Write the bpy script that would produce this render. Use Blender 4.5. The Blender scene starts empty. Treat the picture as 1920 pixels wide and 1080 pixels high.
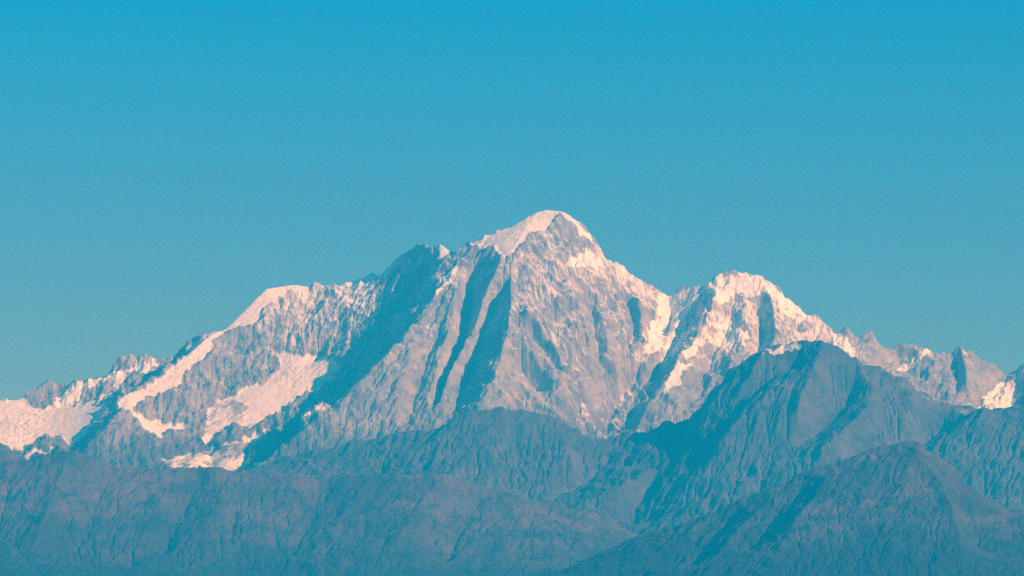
import bpy, math, random
import numpy as np

# ------------------------------------------------------------------ camera, sky, sun
SC = bpy.context.scene
F = 9533.0                    # focal length in photo pixels (1920 wide)
PITCH = math.radians(4.8)
CAMZ = 2100.0
Y0 = 50000.0                  # distance of the main summit
KM = Y0 / F                   # metres per photo pixel at the summit (about 5.2 m)

cam_data = bpy.data.cameras.new("camera")
cam = bpy.data.objects.new("camera", cam_data)
SC.collection.objects.link(cam)
cam.location = (0, 0, CAMZ)
cam.rotation_euler = (math.radians(90) + PITCH, 0, 0)
cam_data.sensor_width = 36.0
cam_data.lens = 36.0 * F / 1920.0
cam_data.clip_start = 1.0
cam_data.clip_end = 400000.0
SC.camera = cam

SUN_AZ = math.radians(60)     # to the right of straight behind the camera
SUN_EL = math.radians(24)
SUN_DIR = (math.sin(SUN_AZ) * math.cos(SUN_EL), -math.cos(SUN_AZ) * math.cos(SUN_EL), math.sin(SUN_EL))

SKY_LOW = (0.36, 0.23, 0.52)
SKY_HIGH = (0.0, 0.52, 1.0)
world = bpy.data.worlds.new("World")
SC.world = world
world.use_nodes = True
wn, wl = world.node_tree.nodes, world.node_tree.links
wn.clear()
w_out = wn.new("ShaderNodeOutputWorld")
w_bg = wn.new("ShaderNodeBackground")
w_sky = wn.new("ShaderNodeTexSky")
w_sky.sky_type = 'NISHITA'
w_sky.sun_disc = False
w_sky.sun_elevation = SUN_EL
w_sky.sun_rotation = math.radians(180) - SUN_AZ      # clockwise from +Y
w_sky.altitude = 2100
w_sky.air_density = 1.0
w_sky.dust_density = 0.3
w_sky.ozone_density = 3.0
w_tint = wn.new("ShaderNodeMix"); w_tint.data_type = 'RGBA'; w_tint.blend_type = 'MULTIPLY'
w_tint.inputs[0].default_value = 1.0
# the evening air: warmer low down, a clear teal blue higher up
w_geo = wn.new("ShaderNodeTexCoord"); w_sep = wn.new("ShaderNodeSeparateXYZ")
w_map = wn.new("ShaderNodeMapRange"); w_map.inputs[1].default_value = 0.04; w_map.inputs[2].default_value = 0.15
w_ramp = wn.new("ShaderNodeMix"); w_ramp.data_type = 'RGBA'
w_ramp.inputs[6].default_value = (*SKY_LOW, 1); w_ramp.inputs[7].default_value = (*SKY_HIGH, 1)
wl.new(w_geo.outputs["Generated"], w_sep.inputs[0]); wl.new(w_sep.outputs[2], w_map.inputs[0]); wl.new(w_map.outputs[0], w_ramp.inputs[0])
wl.new(w_ramp.outputs[2], w_tint.inputs[7])
wl.new(w_sky.outputs[0], w_tint.inputs[6])
wl.new(w_tint.outputs[2], w_bg.inputs[0])
w_bg.inputs[1].default_value = 0.12
wl.new(w_bg.outputs[0], w_out.inputs[0])

sun_data = bpy.data.lights.new("sun", 'SUN')
sun_data.energy = 4.6
sun_data.angle = math.radians(0.5)
sun_data.color = (1.0, 0.79, 0.57)
sun = bpy.data.objects.new("sun", sun_data)
SC.collection.objects.link(sun)
from mathutils import Vector
sun.rotation_euler = Vector(SUN_DIR).to_track_quat('Z', 'Y').to_euler()
sun.location = (20000, -10000, 20000)

SC.view_settings.view_transform = 'Standard'
SC.view_settings.look = 'None'
SC.view_settings.exposure = 0.30
SC.view_settings.gamma = 1.0
SC.render.engine = 'CYCLES'
SC.cycles.use_denoising = False      # the photograph has a fine grain of its own
SC.cycles.volume_bounces = 1
SC.cycles.max_bounces = 4
SC.cycles.diffuse_bounces = 2
random.seed(4)

# ------------------------------------------------------------------ survey: photo pixel + distance <-> ground plan
CP, SP = math.cos(PITCH), math.sin(PITCH)

def plan(u, v, d):
    """pixel (u, v) at d pixel-units nearer than the summit -> plan column, height (pixel-units, camera = 0)"""
    x = (u - 960.0) / F; y = (540.0 - v) / F
    den = CP - y * SP
    yy = Y0 - d * KM
    return 960.0 + F * CP * x / den, (SP + y * CP) / den * yy / KM

def project(ua, d, h):
    yy = Y0 - d * KM
    t = h * KM / yy
    y = (t * CP - SP) / (CP + t * SP)
    den = CP - y * SP
    return 960.0 + (ua - 960.0) / CP * den, 540.0 - y * F

# ------------------------------------------------------------------ noise
def perlin(x, y, seed):
    r = np.random.RandomState(seed)
    n = 256
    ang = r.rand(n, n) * 2 * np.pi
    gx, gy = np.cos(ang), np.sin(ang)
    xi = np.floor(x).astype(np.int64); yi = np.floor(y).astype(np.int64)
    fx = x - xi; fy = y - yi
    sx = fx * fx * fx * (fx * (fx * 6 - 15) + 10); sy = fy * fy * fy * (fy * (fy * 6 - 15) + 10)
    def g(a, b, px, py):
        a = a % n; b = b % n
        return gx[a, b] * px + gy[a, b] * py
    n00 = g(xi, yi, fx, fy); n10 = g(xi + 1, yi, fx - 1, fy)
    n01 = g(xi, yi + 1, fx, fy - 1); n11 = g(xi + 1, yi + 1, fx - 1, fy - 1)
    a = n00 + sx * (n10 - n00); b = n01 + sx * (n11 - n01)
    return (a + sy * (b - a)) * 1.5

def fbm(x, y, wl_, octs, seed, gain=0.5, ridged=False):
    out = 0; amp = 1.0; tot = 0
    for k in range(octs):
        p = perlin(x / wl_ + 13.7 * k, y / wl_ + 7.1 * k, seed + k)
        if ridged: p = 1 - 2 * np.abs(p)
        out = out + amp * p; tot += amp
        amp *= gain; wl_ *= 0.5
    return out / tot

def blur(a, n):
    for _ in range(n):
        p = np.pad(a, 1, mode='edge')
        a = (p[1:-1, :-2] + p[1:-1, 2:] + p[:-2, 1:-1] + p[2:, 1:-1] + 2 * a) / 6.0
    return a

# ------------------------------------------------------------------ terrain from ridge and valley lines
def raster(lines, u0, d0, du, dd, nr, nc):
    acc = np.zeros((nr, nc)); cnt = np.zeros((nr, nc))
    for ln in lines:
        pts = []
        for (u, v, d) in ln:
            a, h = plan(u, v, d); pts.append((a, d, h))
        for (a0, e0, h0), (a1, e1, h1) in zip(pts[:-1], pts[1:]):
            n = int(max(abs(a1 - a0) / du, abs(e1 - e0) / dd) * 2) + 2
            t = np.linspace(0, 1, n)
            c = np.rint((a0 + (a1 - a0) * t - u0) / du).astype(int)
            r = np.rint((e0 + (e1 - e0) * t - d0) / dd).astype(int)
            hh = h0 + (h1 - h0) * t
            ok = (c >= 0) & (c < nc) & (r >= 0) & (r < nr)
            np.add.at(acc, (r[ok], c[ok]), hh[ok]); np.add.at(cnt, (r[ok], c[ok]), 1)
    m = cnt > 0
    acc[m] /= cnt[m]
    return acc, m

def upsample(a, nr, nc):
    r = np.linspace(0, a.shape[0] - 1, nr); c = np.linspace(0, a.shape[1] - 1, nc)
    r0 = np.minimum(r.astype(int), a.shape[0] - 2); c0 = np.minimum(c.astype(int), a.shape[1] - 2)
    fr = (r - r0)[:, None]; fc = (c - c0)[None, :]
    A = a[r0][:, c0]; B = a[r0][:, c0 + 1]; C = a[r0 + 1][:, c0]; D = a[r0 + 1][:, c0 + 1]
    return (A * (1 - fc) + B * fc) * (1 - fr) + (C * (1 - fc) + D * fc) * fr

def membrane(lines, u0, u1, d0, d1, nr, nc):
    h = None
    for lev in (16, 8, 4, 2, 1):
        r_, c_ = max(8, (nr - 1) // lev + 1), max(8, (nc - 1) // lev + 1)
        du, dd = (u1 - u0) / (c_ - 1), (d1 - d0) / (r_ - 1)
        val, m = raster(lines, u0, d0, du, dd, r_, c_)
        h = np.full((r_, c_), val[m].mean()) if h is None else upsample(h, r_, c_)
        wx, wy = 1 / du ** 2, 1 / dd ** 2
        s = 2 * (wx + wy)
        for _ in range({16: 900, 8: 400, 4: 150, 2: 60, 1: 25}[lev]):
            h[m] = val[m]
            p = np.pad(h, 1, mode='edge')
            h = ((p[1:-1, :-2] + p[1:-1, 2:]) * wx + (p[:-2, 1:-1] + p[2:, 1:-1]) * wy) / s
    return h

def erode(h, du, dd, iters, K, floor, jitter=0.6, seed=1):
    """stream-power erosion on the grid: carves branching gullies down the fall line"""
    nr, nc = h.shape
    base = h.copy()
    rs = np.random.RandomState(seed)
    h = h + rs.rand(nr, nc) * jitter
    offs = [(-1, -1), (-1, 0), (-1, 1), (0, -1), (0, 1), (1, -1), (1, 0), (1, 1)]
    idx = np.arange(nr * nc).reshape(nr, nc)
    for it in range(iters):
        best = np.zeros((nr, nc)); rec = idx.copy(); dist = np.ones((nr, nc))
        for (a, b) in offs:
            L = math.hypot(a * dd, b * du)
            src = (slice(max(0, -a), nr - max(0, a)), slice(max(0, -b), nc - max(0, b)))
            dst = (slice(max(0, a), nr - max(0, -a)), slice(max(0, b), nc - max(0, -b)))
            s = (h[src] - h[dst]) / L * (0.85 + 0.3 * rs.rand(*h[src].shape))
            bb = best[src]; better = s > bb
            bb[better] = s[better]
            rr = rec[src]; rr[better] = idx[dst][better]
            q = dist[src]; q[better] = L
        order = np.argsort(h.ravel(), kind='stable')
        rec_l = rec.ravel().tolist(); A = [1.0] * (nr * nc)
        for i in order[::-1].tolist():
            r = rec_l[i]
            if r != i: A[r] += A[i]
        An = np.array(A).reshape(nr, nc)
        fac = (K * np.sqrt(An * du * dd) / dist).ravel().tolist()
        hl = h.ravel().tolist()
        for i in order.tolist():
            r = rec_l[i]
            if r != i:
                f = fac[i]; hl[i] = (hl[i] + f * hl[r]) / (1 + f)
        h = np.array(hl).reshape(nr, nc)
        h = h * 0.94 + blur(h, 1) * 0.06
        h = base + np.clip(h - base, -floor, 3)
    return h

def inside(poly, u, v):
    res = np.zeros(u.shape, bool)
    n = len(poly)
    for i in range(n):
        x0, y0 = poly[i]; x1, y1 = poly[(i + 1) % n]
        if y0 == y1: continue
        c = ((y0 > v) != (y1 > v)) & (u < (x1 - x0) * (v - y0) / (y1 - y0) + x0)
        res ^= c
    return res

def grid_mesh(name, ua, dv, h, mat, attrs, ground_z=900.0):
    """terrain sheet with aprons running down to the valley on every side, as one solid piece of land"""
    # ring of skirt vertices: back, front, left, right run down to the valley floor
    nr, nc = h.shape
    yy = Y0 - dv * KM
    X = ((ua[None, :] - 960.0) / (F * CP)) * yy[:, None]
    Y = np.repeat(yy[:, None], nc, 1)
    Z = CAMZ + h * KM
    def ext(a, fr0, fr1, fc0, fc1):
        a = np.vstack([fr0(a[0])[None], a, fr1(a[-1])[None]])
        return np.hstack([fc0(a[:, 0])[:, None], a, fc1(a[:, -1])[:, None]])
    zed = lambda c: np.full_like(c, ground_z)
    drop_b = (Z[0].mean() - ground_z) * 1.1; drop_f = (Z[-1].mean() - ground_z) * 1.5
    keep = lambda c: c
    X = ext(X, keep, keep, lambda c: c - 2500, lambda c: c + 2500)
    Y = ext(Y, lambda c: c + drop_b, lambda c: c - drop_f, keep, keep)
    Z = ext(Z, zed, zed, zed, zed)
    nr += 2; nc += 2
    co = np.stack([X, Y, Z], -1).reshape(-1, 3).astype(np.float32)
    i = np.arange(nr * nc).reshape(nr, nc)
    # rows run towards the viewer, so this winding faces up
    q = np.stack([i[1:, :-1], i[1:, 1:], i[:-1, 1:], i[:-1, :-1]], -1).reshape(-1, 4).astype(np.int32)
    me = bpy.data.meshes.new(name)
    me.vertices.add(len(co)); me.vertices.foreach_set("co", co.ravel())
    me.loops.add(q.size); me.loops.foreach_set("vertex_index", q.ravel())
    me.polygons.add(len(q))
    me.polygons.foreach_set("loop_start", np.arange(0, q.size, 4, dtype=np.int32))
    me.polygons.foreach_set("use_smooth", np.ones(len(q), bool))
    me.update(calc_edges=True)
    for k, a in attrs.items():
        a = np.pad(a, 1, mode='edge')
        at = me.attributes.new(k, 'FLOAT', 'POINT')
        at.data.foreach_set("value", a.astype(np.float32).ravel())
    me.materials.append(mat)
    ob = bpy.data.objects.new(name, me)
    SC.collection.objects.link(ob)
    return ob

def structure(o, label, cat):
    o["kind"] = "structure"; o["label"] = label; o["category"] = cat

# ------------------------------------------------------------------ materials
def nd(nt, t, **kw):
    n = nt.nodes.new(t)
    for k, v in kw.items(): setattr(n, k, v)
    return n

def terrain_material(name, rock_a, rock_b, rock_c, low=None, low_z=4820.0, snow=(0.90, 0.89, 0.88), bump=1.0, scale=1.0):
    m = bpy.data.materials.new(name); m.use_nodes = True
    nt = m.node_tree; L = nt.links
    b = nt.nodes["Principled BSDF"]; b.inputs["Roughness"].default_value = 0.9
    b.inputs["Specular IOR Level"].default_value = 0.1
    geo = nd(nt, "ShaderNodeNewGeometry")
    def noise(sc, det, rough, dist=0.0):
        n = nd(nt, "ShaderNodeTexNoise"); n.inputs["Scale"].default_value = sc * scale
        n.inputs["Detail"].default_value = det; n.inputs["Roughness"].default_value = rough
        n.inputs["Distortion"].default_value = dist
        L.new(geo.outputs["Position"], n.inputs["Vector"]); return n.outputs["Fac"]
    def mix(f, a, c):
        x = nd(nt, "ShaderNodeMix", data_type='RGBA')
        if isinstance(f, float): x.inputs[0].default_value = f
        else: L.new(f, x.inputs[0])
        for k, s in ((6, a), (7, c)):
            if isinstance(s, tuple): x.inputs[k].default_value = (*s, 1)
            else: L.new(s, x.inputs[k])
        return x.outputs[2]
    def ramp(f, lo, hi):
        r = nd(nt, "ShaderNodeMapRange"); r.inputs[1].default_value = lo; r.inputs[2].default_value = hi
        L.new(f, r.inputs[0]); return r.outputs[0]
    c = mix(ramp(noise(1 / 420, 6, 0.62, 0.4), 0.4, 0.6), rock_a, rock_b)
    c = mix(ramp(noise(1 / 120, 6, 0.7, 0.3), 0.47, 0.66), c, rock_c)
    if low:
        sep = nd(nt, "ShaderNodeSeparateXYZ"); L.new(geo.outputs["Position"], sep.inputs[0])
        wav = nd(nt, "ShaderNodeMath", operation='MULTIPLY_ADD'); L.new(noise(1 / 600, 5, 0.6), wav.inputs[0])
        wav.inputs[1].default_value = 1100.0; L.new(sep.outputs[2], wav.inputs[2])
        c = mix(ramp(wav.outputs[0], low_z + 740.0, low_z + 330.0), c, low)
    at = nd(nt, "ShaderNodeAttribute", attribute_name="snow")
    mth = nd(nt, "ShaderNodeMath", operation='ADD'); L.new(at.outputs["Fac"], mth.inputs[0])
    n2 = nd(nt, "ShaderNodeMath", operation='MULTIPLY_ADD'); L.new(noise(1 / 70, 5, 0.7), n2.inputs[0])
    n2.inputs[1].default_value = 0.7; n2.inputs[2].default_value = -0.35
    L.new(n2.outputs[0], mth.inputs[1])
    sn = mix(ramp(noise(1 / 230, 7, 0.68, 0.6), 0.53, 0.74), snow, (0.55, 0.52, 0.50))
    c = mix(ramp(mth.outputs[0], 0.30, 0.74), c, sn)
    L.new(c, b.inputs["Base Color"])
    bp = nd(nt, "ShaderNodeBump"); bp.inputs["Strength"].default_value = 0.4 * bump; bp.inputs["Distance"].default_value = 26.0
    L.new(noise(1 / 60, 7, 0.65), bp.inputs["Height"])
    L.new(bp.outputs[0], b.inputs["Normal"])
    return m

MAT_HIGH = terrain_material("high_rock_and_snow", (0.225, 0.222, 0.23), (0.36, 0.335, 0.32), (0.135, 0.138, 0.148), low=(0.085, 0.08, 0.07))
MAT_MID = terrain_material("alpine_rock", (0.056, 0.052, 0.042), (0.105, 0.086, 0.07), (0.032, 0.036, 0.027), low=(0.032, 0.036, 0.026), low_z=3750.0, bump=0.7)
MAT_HILL = terrain_material("scrub_and_rock", (0.042, 0.037, 0.028), (0.115, 0.078, 0.062), (0.018, 0.026, 0.016), low=(0.021, 0.027, 0.018), low_z=3420.0, bump=0.35, scale=0.55)
MAT_GROUND = terrain_material("valley_floor", (0.07, 0.075, 0.05), (0.09, 0.085, 0.06), (0.05, 0.06, 0.04), scale=0.1)

def land(name, lines, u0, u1, d0, d1, du, dd, mat, ero, amp, polys=(), seed=1, auto=None, ice_polys=(), flutes=(), rough=1.0, beds=1.0, lean=(0.5, -0.4), big=1.0):
    nc = int(round((u1 - u0) / du)) + 1; nr = int(round((d1 - d0) / dd)) + 1
    h = membrane(lines, u0, u1, d0, d1, nr, nc)
    def grids(nr, nc, h):
        ua = np.linspace(u0, u1, nc); dv = np.linspace(d0, d1, nr)
        U, D = np.meshgrid(ua, dv)
        return (ua, dv, U, D) + project(U, D, h)
    ua, dv, U, D, pu, pv = grids(nr, nc, h)
    def mask(ps, U, D, pu, pv, soft):
        S = 0.6 * (D - upsample(blur(h, 20), *U.shape))
        wu = pu + 15 * fbm(U, S, 30, 6, seed + 50, 0.7); wv = pv + 11 * fbm(U, S, 26, 6, seed + 60, 0.7)
        wv = wv + 16 * fbm(U, S * 0.2, 15, 4, seed + 65, 0.7)
        m = np.zeros(U.shape)
        for p in ps: m[inside(p, wu, wv)] = 1
        return blur(m, soft)
    ice = mask(ice_polys, U, D, pu, pv, 4)
    rocky = 1 - ice
    # S runs down the slope surface, so relief keeps its proportions on cliffs
    S = 0.62 * (D - blur(h, 30))
    if callable(lean): weights = lean(U, S)
    else:
        w = 0.5 + 0.5 * np.tanh(3.5 * fbm(U, S, 170, 2, seed + 12))
        weights = {lean[0]: w, lean[1]: 1 - w}
    def slanted(U, S, weights, wl_, octs, sd, stretch, gain=0.55):
        wob = 0.4 * wl_ * fbm(U, S, wl_ * 1.6, 3, sd + 7)
        out = 0
        for k, w in weights.items():
            out = out + w * fbm(U + k * S + wob, (S - k * U) * stretch + wob, wl_, octs, sd + int(50 * abs(k)), gain, ridged=True)
        return out
    rel = (2.6 * (fbm(U + 24 * fbm(U, S, 70, 2, seed + 6), S, 85, 3, seed, 0.5, ridged=True) - 0.3)
           + 2.4 * (slanted(U, S, weights, 52, 3, seed + 2, 0.38) - 0.3)
           + 1.1 * (fbm(U, S + 8 * fbm(U, S, 20, 2, seed + 5), 24, 3, seed + 9, 0.6, ridged=True) - 0.3))
    h0 = h + rocky * amp * big * rel
    he = erode(h0, du, dd, *ero, seed=seed)
    hs = blur(h + 0.25 * (h0 - h), 3)
    h1 = hs + (he - hs) * rocky
    # finer mesh with crags, ledges, ice flutes and crevasses
    nr2, nc2 = nr * 2 - 1, nc * 2 - 1
    h2 = upsample(h1, nr2, nc2); ice = upsample(ice, nr2, nc2); weights = {k: upsample(w, nr2, nc2) for k, w in weights.items()}
    ua, dv, U, D, pu, pv = grids(nr2, nc2, h2)
    rocky = 1 - ice
    S = 0.62 * (D - upsample(blur(h, 30), nr2, nc2))
    face = mask(polys, U, D, pu, pv, 2)
    crag = (1 - 0.65 * face) * rocky
    patch = np.clip(0.6 + 2.0 * fbm(U, S, 110, 4, seed + 91), 0.1, 1.6)
    strata = slanted(U, S, weights, 30, 4, seed + 16, 0.28, 0.55) - 0.3
    ground = fbm(U + 5 * fbm(U, S, 14, 2, seed + 24), S, 17, 5, seed + 20, 0.62, ridged=True) - 0.3
    h3 = h2 + crag * amp * (rough * patch * ground + beds * (1.7 - patch) * strata)
    for (fu0, fv0, fu1, fv1, a_) in flutes:
        w = np.clip(np.minimum(np.minimum(pu - fu0, fu1 - pu), np.minimum(pv - fv0, fv1 - pv)) / 18.0, 0, 1)
        w = w * np.clip(0.5 + 1.8 * fbm(U, S, 50, 3, seed + 44), 0, 1.2)
        h3 = h3 + w * a_ * (fbm(U + 0.3 * S + 7 * fbm(U, S, 30, 3, seed + 41), S * 0.22, 11, 3, seed + 40, 0.6, ridged=True) - 0.3)
    h3 = h3 + ice * amp * (1.0 * patch * (fbm(U * 0.7 + 4 * fbm(U, D, 20, 2, seed + 33), D * 1.2, 13, 5, seed + 30, 0.65, ridged=True) - 0.3) + 0.8 * fbm(U, D, 45, 3, seed + 31))
    snow = np.maximum(face, np.clip(ice * 1.2, 0, 1)) * 0.9
    if auto is not None:
        snow = auto(U, D, h3, pu, pv, dv, ua, seed, snow, S, strata, ice)
    return grid_mesh(name, ua, dv, h3, mat, {"snow": snow})

# ------------------------------------------------------------------ the snow range
SKY = [(-160,752,-60),(-60,752,-60),(0,753,-60),(45,748,-62),(60,735,-75),(90,718,-90),(130,722,-90),(150,712,-90),(165,716,-85),
 (195,705,-85),(203,700,-90),(212,688,-95),(225,675,-100),(240,672,-105),(272,671,-105),(280,676,-105),(292,679,-105),(300,674,-110),(314,674,-110),
 (335,662,-108),(352,648,-105),(370,638,-100),(385,629,-98),(405,622,-95),(420,620,-95),(440,600,-112),(460,580,-128),(480,558,-142),(500,540,-155),
 (520,538,-160),(550,533,-168),(580,537,-168),(600,534,-168),(625,532,-165),(640,536,-160),(665,530,-155),(690,525,-150),(700,517,-148),(720,508,-142),
 (740,495,-132),(760,480,-112),(785,463,-80),(800,459,-60),(815,457,-42),(826,453,-30),(835,463,-25),(845,475,-20),(858,478,-12),(870,468,-5),(885,457,0),
 (900,447,0),(930,434,0),(960,424,-2),(985,408,-4),(1000,400,-6),(1022,391,-6),(1040,394,-4),(1055,393,-2),(1064,400,-2),(1080,412,-4),(1095,425,-6),
 (1110,443,-8),(1125,465,-10),(1140,490,-10),(1160,502,-14),(1190,522,-20),(1210,537,-25),(1235,550,-30),(1250,556,-32),(1265,555,-30),(1280,547,-24),
 (1300,540,-14),(1325,530,-4),(1345,519,0),(1365,515,2),(1390,516,2),(1420,520,0),(1435,527,-2),(1450,540,-4),(1465,550,-4),(1480,565,-2),(1495,580,0),
 (1510,588,4),(1530,592,10),(1545,605,16),(1553,622,20),(1562,628,18),(1575,625,12),(1590,622,8),(1597,630,4),(1606,637,0),(1620,632,-2),(1632,627,0),
 (1640,636,0),(1650,650,-4),(1665,662,-10),(1672,664,-12),(1680,653,-12),(1693,647,-10),(1708,650,-10),(1720,658,-6),(1748,660,0),(1760,663,0),(1785,664,4),
 (1800,660,8),(1830,668,6),(1850,680,2),(1870,695,-4),(1885,710,-10),(1893,712,-10),(1905,700,-4),(1920,687,0),(1960,660,10),(2080,640,10)]
BACK = [(u, v + 260, -325) for (u, v, d) in SKY[::3] + [SKY[-1]]]
FRONT = [(-160,1010,470),(300,1010,470),(600,980,470),(900,960,470),(1200,960,470),(1500,900,470),(1800,900,470),(2080,880,470)]
MAIN = [SKY, BACK, FRONT,
 # left snow crest and glacier
 [(420,620,-95),(395,628,-75),(370,650,-50),(352,668,-30),(315,698,0),(285,717,25),(255,732,50),(235,742,70),(222,752,85)],
 [(335,680,-75),(300,698,-55),(265,712,-45),(235,730,-15),(214,740,10),(195,765,50),(172,800,100),(150,836,140)],
 [(45,760,-45),(95,768,-15),(150,758,-20),(200,742,-20)],
 [(-160,835,110),(0,838,110),(60,837,110),(130,834,120)],
 [(-160,875,170),(40,866,165),(110,850,150),(150,846,150)],
 [(238,766,130),(222,780,148),(205,800,168),(193,818,185),(180,848,218),(168,880,260)],
 [(246,772,132),(265,792,150),(290,815,175),(310,840,210),(330,875,255)],
 [(240,752,88),(252,775,112),(275,800,125),(310,815,140),(345,803,125)],
 # wall above the middle glacier
 [(420,620,-95),(432,650,-62),(436,690,-20),(428,730,30),(405,765,75),(375,790,108)],
 [(484,606,-95),(505,640,-62),(520,672,-35),(500,712,5)],
 [(604,672,-25),(560,692,5),(500,726,45),(445,765,92),(412,800,130),(392,840,180),(398,885,245)],
 [(635,700,40),(565,745,80),(505,787,125),(475,830,185),(455,885,260)],
 [(515,811,205),(455,832,205),(395,850,215),(300,872,245)],
 # deep couloir between the left wall and the long rib
 [(846,482,-45),(815,515,-45),(775,548,-38),(728,600,-10),(690,650,35),(668,700,75),(648,746,122),(612,792,182),(562,832,242),(508,872,312)],
 # the long left rib
 [(862,482,5),(850,508,45),(835,535,70),(812,565,98),(790,590,122),(765,625,152),(735,660,187),(700,695,217),(670,725,242),(640,755,267),(600,785,292),(560,815,317),(520,850,342),(480,885,372)],
 [(606,756,250),(585,767,262),(564,782,276)],
 # lower buttress ribs
 [(812,565,98),(790,610,142),(775,655,183),(760,705,232),(747,755,285),(737,820,350)],
 [(866,520,65),(852,560,100),(849,602,138),(836,642,178),(816,700,228),(802,750,272),(796,808,335)],
 [(835,600,122),(815,650,165),(795,700,205),(778,755,258),(764,805,312)],
 [(888,462,12),(914,466,30),(936,455,32),(958,440,24),(985,425,20)],
 # gully and second rib
 [(900,494,34),(888,540,48),(882,576,66),(877,614,94),(868,656,132),(854,693,170),(835,734,216),(813,786,276)],
 [(985,425,20),(966,462,50),(942,484,68),(931,498,82),(922,530,102),(910,556,118),(899,588,136),(883,628,163),(866,661,190),(849,694,218),(832,732,256),(817,782,312)],
 [(947,548,108),(930,582,118),(911,628,143),(889,690,193),(869,735,238),(852,790,300)],
 # main rib
 [(958,530,112),(958,570,160),(953,620,207),(942,665,250),(928,710,290),(905,758,332),(880,805,375)],
 # great face
 [(1055,393,-2),(1040,440,25),(1030,500,75),(1030,560,125),(1045,640,195)],
 [(975,640,212),(1010,680,248),(1045,720,282),(1078,752,305),(1106,792,330)],
 [(1100,560,85),(1126,588,114),(1134,622,144),(1141,662,175),(1160,712,210)],
 [(1112,596,106),(1117,645,150),(1126,690,192)],
 [(1140,492,8),(1180,545,38),(1197,572,70),(1206,612,102),(1210,652,135)],
 [(1165,545,45),(1184,582,58),(1190,625,98),(1180,670,140)],
 [(1195,720,165),(1165,755,215),(1142,795,258),(1124,835,300)],
 [(985,580,182),(1030,640,213),(1070,700,252),(1098,738,280)],
 [(1000,645,196),(1040,695,226),(1082,738,256)],
 [(1062,520,100),(1088,580,142),(1104,640,184)],
 [(955,700,262),(1000,745,300),(1040,788,335)],
 [(978,700,240),(1022,748,270)],
 [(1150,560,62),(1175,620,118),(1190,680,160)],
 # bowl, rib under the right peak
 [(1253,558,-32),(1258,600,5),(1250,632,45),(1235,640,62)],
 [(1262,610,40),(1246,645,100),(1230,660,132),(1210,690,165)],
 [(1325,532,-2),(1345,558,58),(1325,605,102),(1300,645,142),(1280,664,168),(1270,690,195),(1245,722,230),(1222,752,262),(1205,782,292),(1195,812,322),(1185,840,350)],
 [(1318,560,15),(1300,600,45),(1275,640,85),(1240,690,135),(1208,730,188),(1188,770,236),(1176,810,280)],
 [(1420,520,0),(1446,556,38),(1450,590,72),(1453,625,102),(1448,660,128)],
 [(1415,560,35),(1428,600,45),(1430,645,82),(1415,690,130)],
 [(1400,560,45),(1398,620,98),(1380,680,158),(1350,725,205),(1318,770,258)],
 [(1378,560,30),(1360,640,90),(1335,680,130),(1300,740,215)],
 [(1510,588,4),(1512,620,45),(1520,660,85)],
 [(1493,600,18),(1496,640,48)],
 # right end
 [(1632,627,0),(1650,665,35),(1665,690,55),(1690,720,85)],
 [(1672,664,-12),(1690,692,12),(1715,720,50)],
 [(1720,658,-6),(1738,690,35),(1745,730,75),(1760,765,120)],
 [(1800,660,8),(1812,700,60),(1815,740,95),(1840,780,140)],
 [(1785,664,2),(1795,700,28),(1796,745,80)],
 [(1893,712,-10),(1872,740,25),(1850,770,65)],
 [(1905,700,-4),(1912,740,45),(1900,775,90)],
]
ICE = [
 [(800,462),(828,446),(846,470),(860,476),(850,483),(838,482),(831,490),(822,488),(824,470),(812,464)],
 [(885,457),(905,445),(960,420),(985,400),(1022,385),(1055,388),(1070,402),(1088,420),(1105,440),(1115,458),(1100,452),(1086,440),(1075,422),(1062,408),(1050,409),(1040,416),(1020,430),(1005,437),(996,441),(986,456),(975,467),(960,476),(946,486),(936,482),(925,462),(910,465),(890,464)],
 [(415,618),(440,596),(480,554),(500,536),(520,533),(550,529),(580,533),(584,560),(575,572),(560,548),(545,546),(530,562),(520,552),(510,562),(500,576),(492,590),(484,608),(475,609),(460,621),(440,623),(420,630),(402,642),(396,660),(380,676),(365,682),(350,702),(332,735),(300,736),(270,752),(255,757),(250,768),(262,775),(276,790),(300,795),(340,792),(358,795),(345,805),(310,816),(295,819),(280,812),(270,798),(255,782),(235,770),(220,766),(226,750),(245,737),(270,728),(310,702),(350,667),(370,640),(395,622)],
 [(-170,748),(0,752),(45,745),(65,765),(75,772),(120,765),(180,752),(217,736),(212,746),(192,766),(187,786),(167,802),(156,827),(130,834),(110,819),(85,821),(65,833),(40,841),(0,836),(-170,832)],
 [(42,857),(60,846),(110,841),(100,848),(70,853),(50,862)],
 [(520,663),(555,668),(604,668),(640,690),(600,735),(560,750),(500,790),(468,800),(440,802),(420,806),(395,832),(380,833),(384,800),(394,760),(430,744),(470,729),(510,709),(530,694)],
 [(518,808),(490,822),(472,836),(462,884),(430,888),(340,883),(300,872),(330,856),(380,848),(400,840),(440,825),(480,814)],
]
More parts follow.
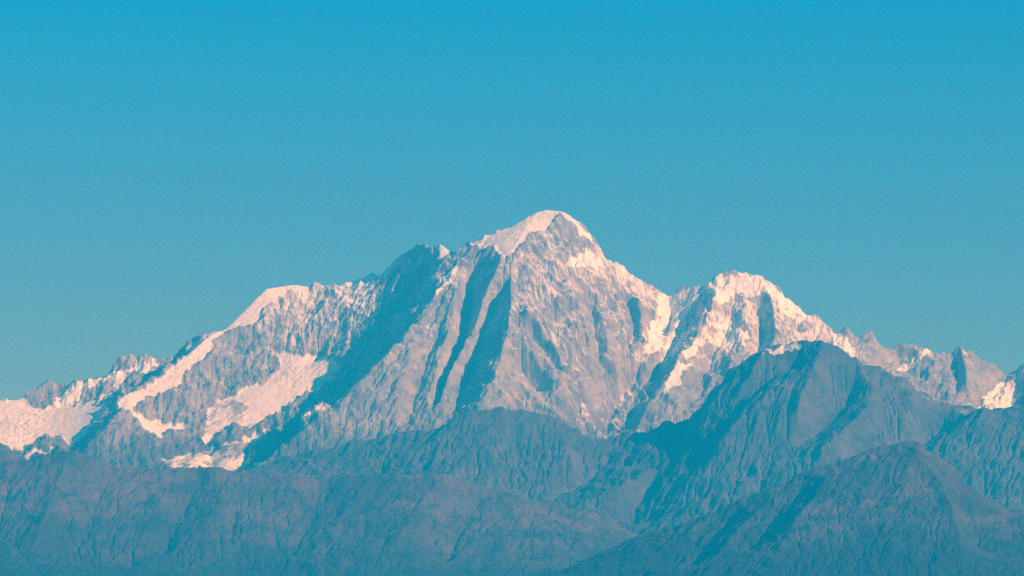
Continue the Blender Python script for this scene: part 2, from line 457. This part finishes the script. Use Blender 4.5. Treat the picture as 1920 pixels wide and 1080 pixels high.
SNOW = [
 [(1063,490),(1085,475),(1110,470),(1122,478),(1132,490),(1142,495),(1120,501),(1090,503),(1070,499)],
 [(1235,550),(1262,552),(1285,543),(1300,537),(1305,560),(1292,590),(1282,620),(1276,650),(1256,672),(1240,650),(1225,665),(1203,668),(1213,640),(1220,610),(1235,590)],
 [(1280,543),(1325,526),(1345,515),(1365,511),(1420,516),(1437,523),(1452,536),(1482,561),(1510,584),(1532,590),(1536,602),(1510,601),(1495,602),(1480,600),(1470,590),(1460,570),(1450,562),(1440,552),(1425,546),(1420,556),(1400,551),(1380,556),(1365,566),(1350,568),(1340,556),(1320,546),(1300,560)],
 [(1340,570),(1350,590),(1370,600),(1390,620),(1406,625),(1400,650),(1380,645),(1360,660),(1345,650),(1330,640),(1300,665),(1285,676),(1280,660),(1310,630),(1325,605)],
 [(1270,680),(1280,688),(1310,672),(1290,690),(1272,705),(1276,720),(1255,728),(1235,735),(1250,715),(1265,690)],
 [(1553,622),(1575,622),(1590,640),(1606,660),(1595,664),(1580,656),(1565,646)],
 [(1682,690),(1700,685),(1715,668),(1725,662),(1750,657),(1746,668),(1720,678),(1705,692),(1695,696)],
 [(1852,740),(1890,713),(1902,712),(1906,735),(1895,770),(1870,776),(1850,765),(1830,770)],
 [(97,765),(105,745),(130,725),(145,712),(155,719),(190,704),(220,697),(240,688),(270,680),(284,674),(299,681),(286,694),(270,704),(262,696),(240,696),(234,711),(223,729),(214,731),(214,713),(205,709),(185,719),(170,731),(150,746),(125,766)],
 [(640,532),(665,526),(690,521),(720,504),(736,496),(738,510),(715,526),(700,541),(690,561),(680,571),(665,577),(652,552),(645,577),(638,560)],
 [(563,782),(580,768),(606,756),(609,760),(590,773),(570,784)],
 [(805,524),(819,514),(816,525),(808,529)],
 [(862,494),(854,508),(836,536),(812,564),(792,582),(790,576),(812,552),(832,528),(850,500)],
 [(850,606),(861,594),(859,606),(852,613)],
]

def high_snow(U, D, h, pu, pv, dv, ua, seed, snow, S, strata, ice):
    gy, gx = np.gradient(h, dv, ua)
    slope = np.hypot(gx, gy)
    hollow = blur(h, 4) - h                               # > 0 in gullies and on ledges
    alt = np.clip((760 - pv) / 260, 0, 1)
    n = fbm(U, S, 48, 6, seed + 77, 0.7)
    k1 = np.clip((pu - 930) / 40, 0, 1)
    streak = fbm(U - 0.5 * k1 * S + 0.1 * S + 9 * fbm(U, S, 40, 3, seed + 80), (S + 0.5 * k1 * U) * 0.22, 13, 4, seed + 81, 0.65, ridged=True) - 0.3
    dust = 0.12 + 0.30 * streak + 0.22 * alt + np.clip(hollow * 0.20, -0.3, 0.3) + 0.34 * n - 0.10 * strata - 0.12 * np.clip(slope - 1.4, -0.6, 1.5)
    for p, k in BOOST: dust = dust + k * blur(inside(p, pu + 25 * n, pv + 25 * n).astype(float), 10)
    bare = np.clip((slope - 1.9) * 0.35 - hollow * 0.15 + 0.5 * np.clip(n, -1, 0.1) - 0.35 * streak, -0.1, 0.6) * (1 - 0.6 * ice)
    flow = fbm(U + 0.9 * S + 6 * fbm(U, S, 30, 2, seed + 85), (S - 0.9 * U) * 0.2, 15, 4, seed + 86, 0.65, ridged=True)
    bare = bare + ice * 0.5 * np.clip(flow - 0.35, 0, 1) * np.clip((pv - 640) / 40, 0, 1)
    for p in DIRTY:                                       # debris lying on the tongues of the glaciers
        m = blur(inside(p, pu + 12 * n, pv + 12 * n).astype(float), 6)
        bare = bare + m * np.clip(0.25 + 1.0 * n, 0, 0.65)
    return np.clip(np.maximum(dust, snow - bare), 0, 1)

def lean_main(U, S):
    w = U + 40 * fbm(U, S, 120, 3, 5)
    def st(x): return 0.5 + 0.5 * np.tanh(x / 30.0)
    # couloirs on the left fall to lower left, ledges on the great face to lower right, right peak to lower left
    a, b, c = st(w - 640), st(w - 955), st(w - 1235)
    return {0.1: 1 - a, 0.7: a * (1 - b), -0.55: b * (1 - c), 0.4: c}

BOOST = [([(1195,735),(1201,741),(1186,762),(1181,791),(1170,809),(1135,826),(1115,823),(1085,795),(1095,765),(1150,745)], 0.16),
 ([(1120,455),(1145,485),(1250,550),(1245,590),(1200,570),(1170,540),(1115,530),(1060,505)], 0.10),
 ([(1245,545),(1545,575),(1560,640),(1480,660),(1400,670),(1290,700),(1190,675)], 0.20), ([(470,530),(745,490),(730,545),(650,650),(560,650),(480,620)], 0.14),
 ([(960,470),(1140,480),(1230,560),(1200,740),(1080,790),(930,740)], 0.06)]
DIRTY = [[(1215,725),(1200,741),(1186,762),(1181,791),(1170,809),(1135,830),(1115,826),(1080,795),(1090,770),(1150,745)],
 [(520,805),(490,822),(472,836),(462,890),(430,893),(340,888),(300,872),(330,850),(380,840),(400,830),(440,820)],
 [(395,760),(440,750),(470,765),(440,805),(395,835),(375,835)]]

o = land("mountain", MAIN, -150, 2070, -330, 470, 2.0, 1.6, MAT_HIGH, (12, 0.006, 14.0), 2.6, SNOW, 3, high_snow, ICE,
         [(1225,540,1345,680,4.5),(1340,520,1500,650,3.5),(540,535,740,640,3.0)], lean=lean_main, big=1.6, rough=0.85, beds=0.75)
structure(o, "high snow capped mountain range of pale rock with hanging glaciers and a pointed main summit", "mountain")

# ------------------------------------------------------------------ darker ridge in front of the range
MIDC = [(380,900,600),(460,885,600),(520,870,600),(600,846,610),(660,831,620),(735,823,640),(760,815,640),(800,807,650),(840,789,660),(875,773,670),(900,766,670),(950,769,670),
 (1010,776,660),(1040,786,650),(1080,806,640),(1110,825,630),(1140,825,630),(1170,816,630),(1210,809,640),(1245,799,660),(1265,791,670),(1290,793,670),(1310,771,680),(1330,741,690),
 (1350,716,700),(1370,698,705),(1400,673,710),(1430,657,715),(1470,655,722),(1500,646,732),(1520,642,742),(1545,640,752),(1560,650,752),(1590,665,752),(1620,680,752),(1650,690,752),
 (1680,700,750),(1700,712,746),(1720,725,742),(1750,745,740),(1790,760,740),(1810,769,738),(1830,768,742),(1860,776,742),(1880,780,740),(1900,765,732),(1920,745,730),(1960,720,730),(2080,690,730)]
MIDC = [(u + (3 * math.sin(k * 2.3)), v + (4 + 3 * (u > 1555)) * math.sin(k * 1.7) + (2.5 + 2 * (u > 1555)) * math.sin(k * 4.1), d) for (u0, v0, d0), (u1, v1, d1) in zip(MIDC[:-1], MIDC[1:])
        for k, u, v, d in ((u0, u0, v0, d0), (u0 + 7, (u0 + u1) / 2, (v0 + v1) / 2, (d0 + d1) / 2))]
MIDC = sorted(MIDC) + [(2080, 690, 730)]
def pale_crest(U, D, h, pu, pv, dv, ua, seed, snow, S, strata, ice):
    # bare pale rock and old snow on the high right end of the ridge
    near = 0.9 * np.clip(1 - (pv - (690 + 0.45 * (pu - 1650))) / 70, 0, 1) * np.clip((pu - 1600) / 120, 0, 1) * np.clip((1860 - pu) / 60, 0, 1)
    return np.clip(np.maximum(snow, 0.40 * near + near * 0.45 * fbm(U, S, 40, 5, seed + 70, 0.65)), 0, 1)

MID_SNOW = [[(1425,660),(1440,654),(1470,649),(1500,643),(1506,651),(1480,660),(1455,661)]]
MID = [MIDC, [(u, v + 120, 484) for (u, v, d) in MIDC[::3] + [MIDC[-1]]],
 [(300,1060,1150),(700,1050,1150),(1100,1090,1200),(1500,1090,1200),(2080,1080,1200)],
 # shoulder of the right peak and its shaded hollow
 [(1545,640,752),(1527,690,805),(1507,735,850),(1496,768,878)],
 [(1500,690,755),(1450,716,768),(1395,755,785),(1350,785,795),(1310,805,790)],
 [(1507,735,850),(1452,728,812),(1415,762,840),(1375,800,862),(1345,835,885)],
 [(1470,655,722),(1462,680,742),(1440,700,755)],
 [(1415,762,840),(1442,800,874),(1452,850,918),(1440,900,965)],
 [(1375,800,862),(1388,850,908),(1402,895,940)],
 [(1605,668,752),(1620,708,790),(1642,738,822)],
 [(1720,722,744),(1714,758,795),(1692,790,840)],
 [(1370,696,706),(1354,735,745),(1322,772,762)],
 [(1430,655,716),(1412,695,752),(1384,732,775)],
 # fan shaped spur in the middle
 [(1290,793,670),(1278,825,735),(1262,858,805)],
 [(1262,858,805),(1200,890,850),(1150,920,885),(1110,945,910)],
 [(1262,858,805),(1242,915,875),(1228,990,960)],
 [(1240,890,815),(1208,930,860),(1185,1000,940)],
 [(1300,815,745),(1298,835,815),(1312,862,870),(1320,905,935)],
 [(1170,835,650),(1150,860,695),(1110,900,765),(1050,935,830)],
 # spurs on the right
 [(1672,738,792),(1642,763,842),(1618,781,878),(1590,800,905),(1565,821,932),(1540,843,958)],
 [(1598,762,798),(1560,792,832),(1530,820,865),(1495,850,905)],
 [(1660,800,850),(1630,840,890),(1590,880,930)],
 [(1800,790,790),(1822,775,808),(1842,767,816),(1862,778,818),(1885,797,830)],
 [(1842,767,816),(1830,810,860),(1800,840,890),(1760,870,925),(1740,920,970)],
 [(1770,790,770),(1755,820,805),(1720,850,840),(1690,890,890)],
 [(1960,840,950),(1920,868,965),(1885,890,980),(1858,925,1000)],
 # left part
 [(900,766,670),(922,830,728),(945,885,790),(962,920,835)],
 [(960,830,715),(985,870,755),(1010,905,800)],
 [(735,823,640),(722,870,705),(702,920,775)],
 [(1040,786,650),(1052,830,715),(1075,870,770)],
]
o = land("ridge", MID, 350, 2070, 480, 1200, 2.6, 2.2, MAT_MID, (16, 0.012, 16.0), 2.5, MID_SNOW, 11, pale_crest, rough=0.75, beds=0.55, big=1.2)
structure(o, "dark rocky ridge below the snow range, rising to a bare shoulder at right", "ridge")

# ------------------------------------------------------------------ foothills
HL = [(-160,885,1500),(-60,876,1500),(0,874,1500),(40,864,1505),(80,855,1510),(130,848,1515),(160,852,1515),(190,865,1510),(215,873,1505),(260,880,1500),(320,882,1500),(360,878,1505),
 (400,877,1505),(430,885,1500),(480,888,1500),(540,890,1500),(600,892,1500),(680,893,1505),(740,893,1510),(790,890,1515),(830,889,1520),(850,895,1520),(880,905,1520),(920,915,1522),
 (960,925,1525),(1000,935,1530),(1050,945,1535),(1100,960,1540),(1130,970,1545),(1160,985,1550),(1190,1005,1555),(1260,1050,1560),(1380,1120,1560)]
HILL_L = [HL, [(u, v + 140, 1314) for (u, v, d) in HL[::4] + [HL[-1]]],
 [(-160,1140,2050),(400,1140,2050),(900,1150,2050),(1380,1200,2050)],
 [(130,848,1515),(112,905,1600),(85,965,1690),(50,1040,1800)],
 [(20,902,1546),(5,962,1643),(-20,1042,1760)],
 [(215,873,1505),(190,930,1580),(160,1000,1700),(135,1060,1800)],
 [(320,882,1500),(300,930,1590),(270,1000,1700),(245,1070,1810)],
 [(430,885,1500),(410,940,1600),(370,1010,1710),(340,1070,1810)],
 [(375,907,1525),(345,962,1607),(305,1042,1734)],
 [(540,890,1500),(520,950,1600),(480,1020,1720),(460,1080,1820)],
 [(680,893,1505),(640,960,1620),(600,1040,1760)],
 [(610,917,1528),(580,972,1615),(545,1052,1747)],
 [(830,889,1520),(800,935,1600),(760,990,1700),(730,1060,1810)],
 [(1000,935,1530),(985,975,1610),(940,1020,1700),(900,1080,1810)],
 [(900,942,1545),(870,992,1637),(830,1062,1754)],
 [(1160,985,1550),(1130,1020,1640),(1090,1070,1750)],
]
o = land("foothill", HILL_L, -150, 1370, 1310, 2050, 2.4, 2.2, MAT_HILL, (14, 0.007, 14.0), 2.2, (), 21, rough=0.11, beds=0.10, big=0.9, lean=(0.8, 0.2))
structure(o, "long brown foothill ridge with slanting gullies along the bottom left", "hill")

HR = [(960,1120,2300),(1080,1060,2300),(1130,1035,2300),(1170,1015,2300),(1210,1003,2300),(1250,995,2300),(1290,980,2305),(1330,965,2310),(1370,945,2315),(1410,928,2320),(1440,920,2320),
 (1480,902,2325),(1520,882,2330),(1560,866,2335),(1600,852,2335),(1640,842,2340),(1670,832,2340),(1700,826,2340),(1715,830,2340),(1740,845,2340),(1770,862,2340),(1790,875,2340),(1810,900,2345),
 (1830,920,2350),(1850,935,2350),(1880,950,2350),(1920,968,2350),(1980,985,2350),(2080,1010,2350)]
HILL_R = [HR, [(u, v + 120, 2154) for (u, v, d) in HR[::4] + [HR[-1]]],
 [(960,1200,2850),(1300,1180,2850),(1700,1160,2850),(2080,1160,2850)],
 [(1700,826,2340),(1755,890,2440),(1785,945,2530),(1800,1010,2630)],
 [(1640,842,2340),(1660,900,2430),(1640,960,2520),(1600,1040,2640)],
 [(1560,866,2335),(1555,910,2410),(1500,965,2500),(1450,1050,2630)],
 [(1440,920,2320),(1420,960,2390),(1370,1010,2480),(1320,1070,2590)],
 [(1500,932,2376),(1460,972,2433),(1400,1042,2540)],
 [(1330,965,2310),(1290,1010,2390),(1250,1060,2480)],
 [(1370,982,2353),(1330,1022,2430),(1290,1077,2517)],
 [(1850,935,2350),(1840,990,2440),(1820,1060,2550)],
 [(1800,930,2370),(1815,990,2460),(1800,1060,2570)],
]
o = land("foothill", HILL_R, 960, 2070, 2150, 2850, 2.4, 2.2, MAT_HILL, (14, 0.007, 14.0), 2.2, (), 31, rough=0.11, beds=0.10, big=0.9, lean=(0.6, -0.3))
structure(o, "rounded brown foothill rising to a blunt top in the lower right corner", "hill")

HS = [(-160,800,1200),(-40,816,1200),(0,831,1200),(15,838,1200),(30,850,1200),(48,868,1200),(100,900,1200),(180,940,1200)]
HILL_S = [HS, [(u, v + 120, d - 130) for (u, v, d) in HS], [(u, v + 170, d + 200) for (u, v, d) in HS]]
o = land("hill", HILL_S, -150, 170, 1060, 1400, 2.4, 2.2, MAT_MID, (10, 0.012, 10.0), 1.8, (), 41)
structure(o, "small dark blue slope cut off by the left edge between glacier and foothill", "hill")

# ------------------------------------------------------------------ valley floor
def ground():
    n = 60
    xs = np.linspace(-90000, 90000, n); ys = np.linspace(-30000, 90000, n)
    X, Y = np.meshgrid(xs, ys)
    Z = 940 + 60 * fbm(X, Y, 9000, 3, 91)
    co = np.stack([X, Y, Z], -1).reshape(-1, 3)
    i = np.arange(n * n).reshape(n, n)
    q = np.stack([i[:-1, :-1], i[:-1, 1:], i[1:, 1:], i[1:, :-1]], -1).reshape(-1, 4)
    me = bpy.data.meshes.new("ground"); me.from_pydata(co.tolist(), [], q.tolist()); me.update()
    me.materials.append(MAT_GROUND)
    ob = bpy.data.objects.new("ground", me); SC.collection.objects.link(ob)
    structure(ob, "green brown valley floor spreading below the hills", "ground")
ground()

# ------------------------------------------------------------------ haze
def haze(density, color):
    import bmesh
    bm = bmesh.new()
    x0, x1, y0, y1, z0, z1 = -95000, 95000, -35000, 95000, 780.0, 7700.0
    vs = [bm.verts.new(c) for c in ((x0,y0,z0),(x1,y0,z0),(x1,y1,z0),(x0,y1,z0),(x0,y0,z1),(x1,y0,z1),(x1,y1,z1),(x0,y1,z1))]
    for f in ((3,2,1,0),(4,5,6,7),(0,1,5,4),(1,2,6,5),(2,3,7,6),(3,0,4,7)): bm.faces.new([vs[k] for k in f])
    me = bpy.data.meshes.new("haze"); bm.to_mesh(me); bm.free()
    m = bpy.data.materials.new("haze"); m.use_nodes = True
    nt = m.node_tree; nt.nodes.clear()
    out = nt.nodes.new("ShaderNodeOutputMaterial"); pv = nt.nodes.new("ShaderNodeVolumePrincipled")
    pv.inputs["Color"].default_value = (*color, 1)
    pv.inputs["Absorption Color"].default_value = (1, 1, 1, 1)
    pv.inputs["Density"].default_value = density
    pv.inputs["Anisotropy"].default_value = 0.0
    nt.links.new(pv.outputs[0], out.inputs["Volume"])
    m.cycles.volume_sampling = 'DISTANCE'; m.cycles.homogeneous_volume = True
    me.materials.append(m)
    ob = bpy.data.objects.new("haze", me); SC.collection.objects.link(ob)
    ob["kind"] = "stuff"; ob["label"] = "pale blue haze filling the air between camera and mountains"; ob["category"] = "haze"
haze(2.9e-5, (0.002, 0.53, 1.1))
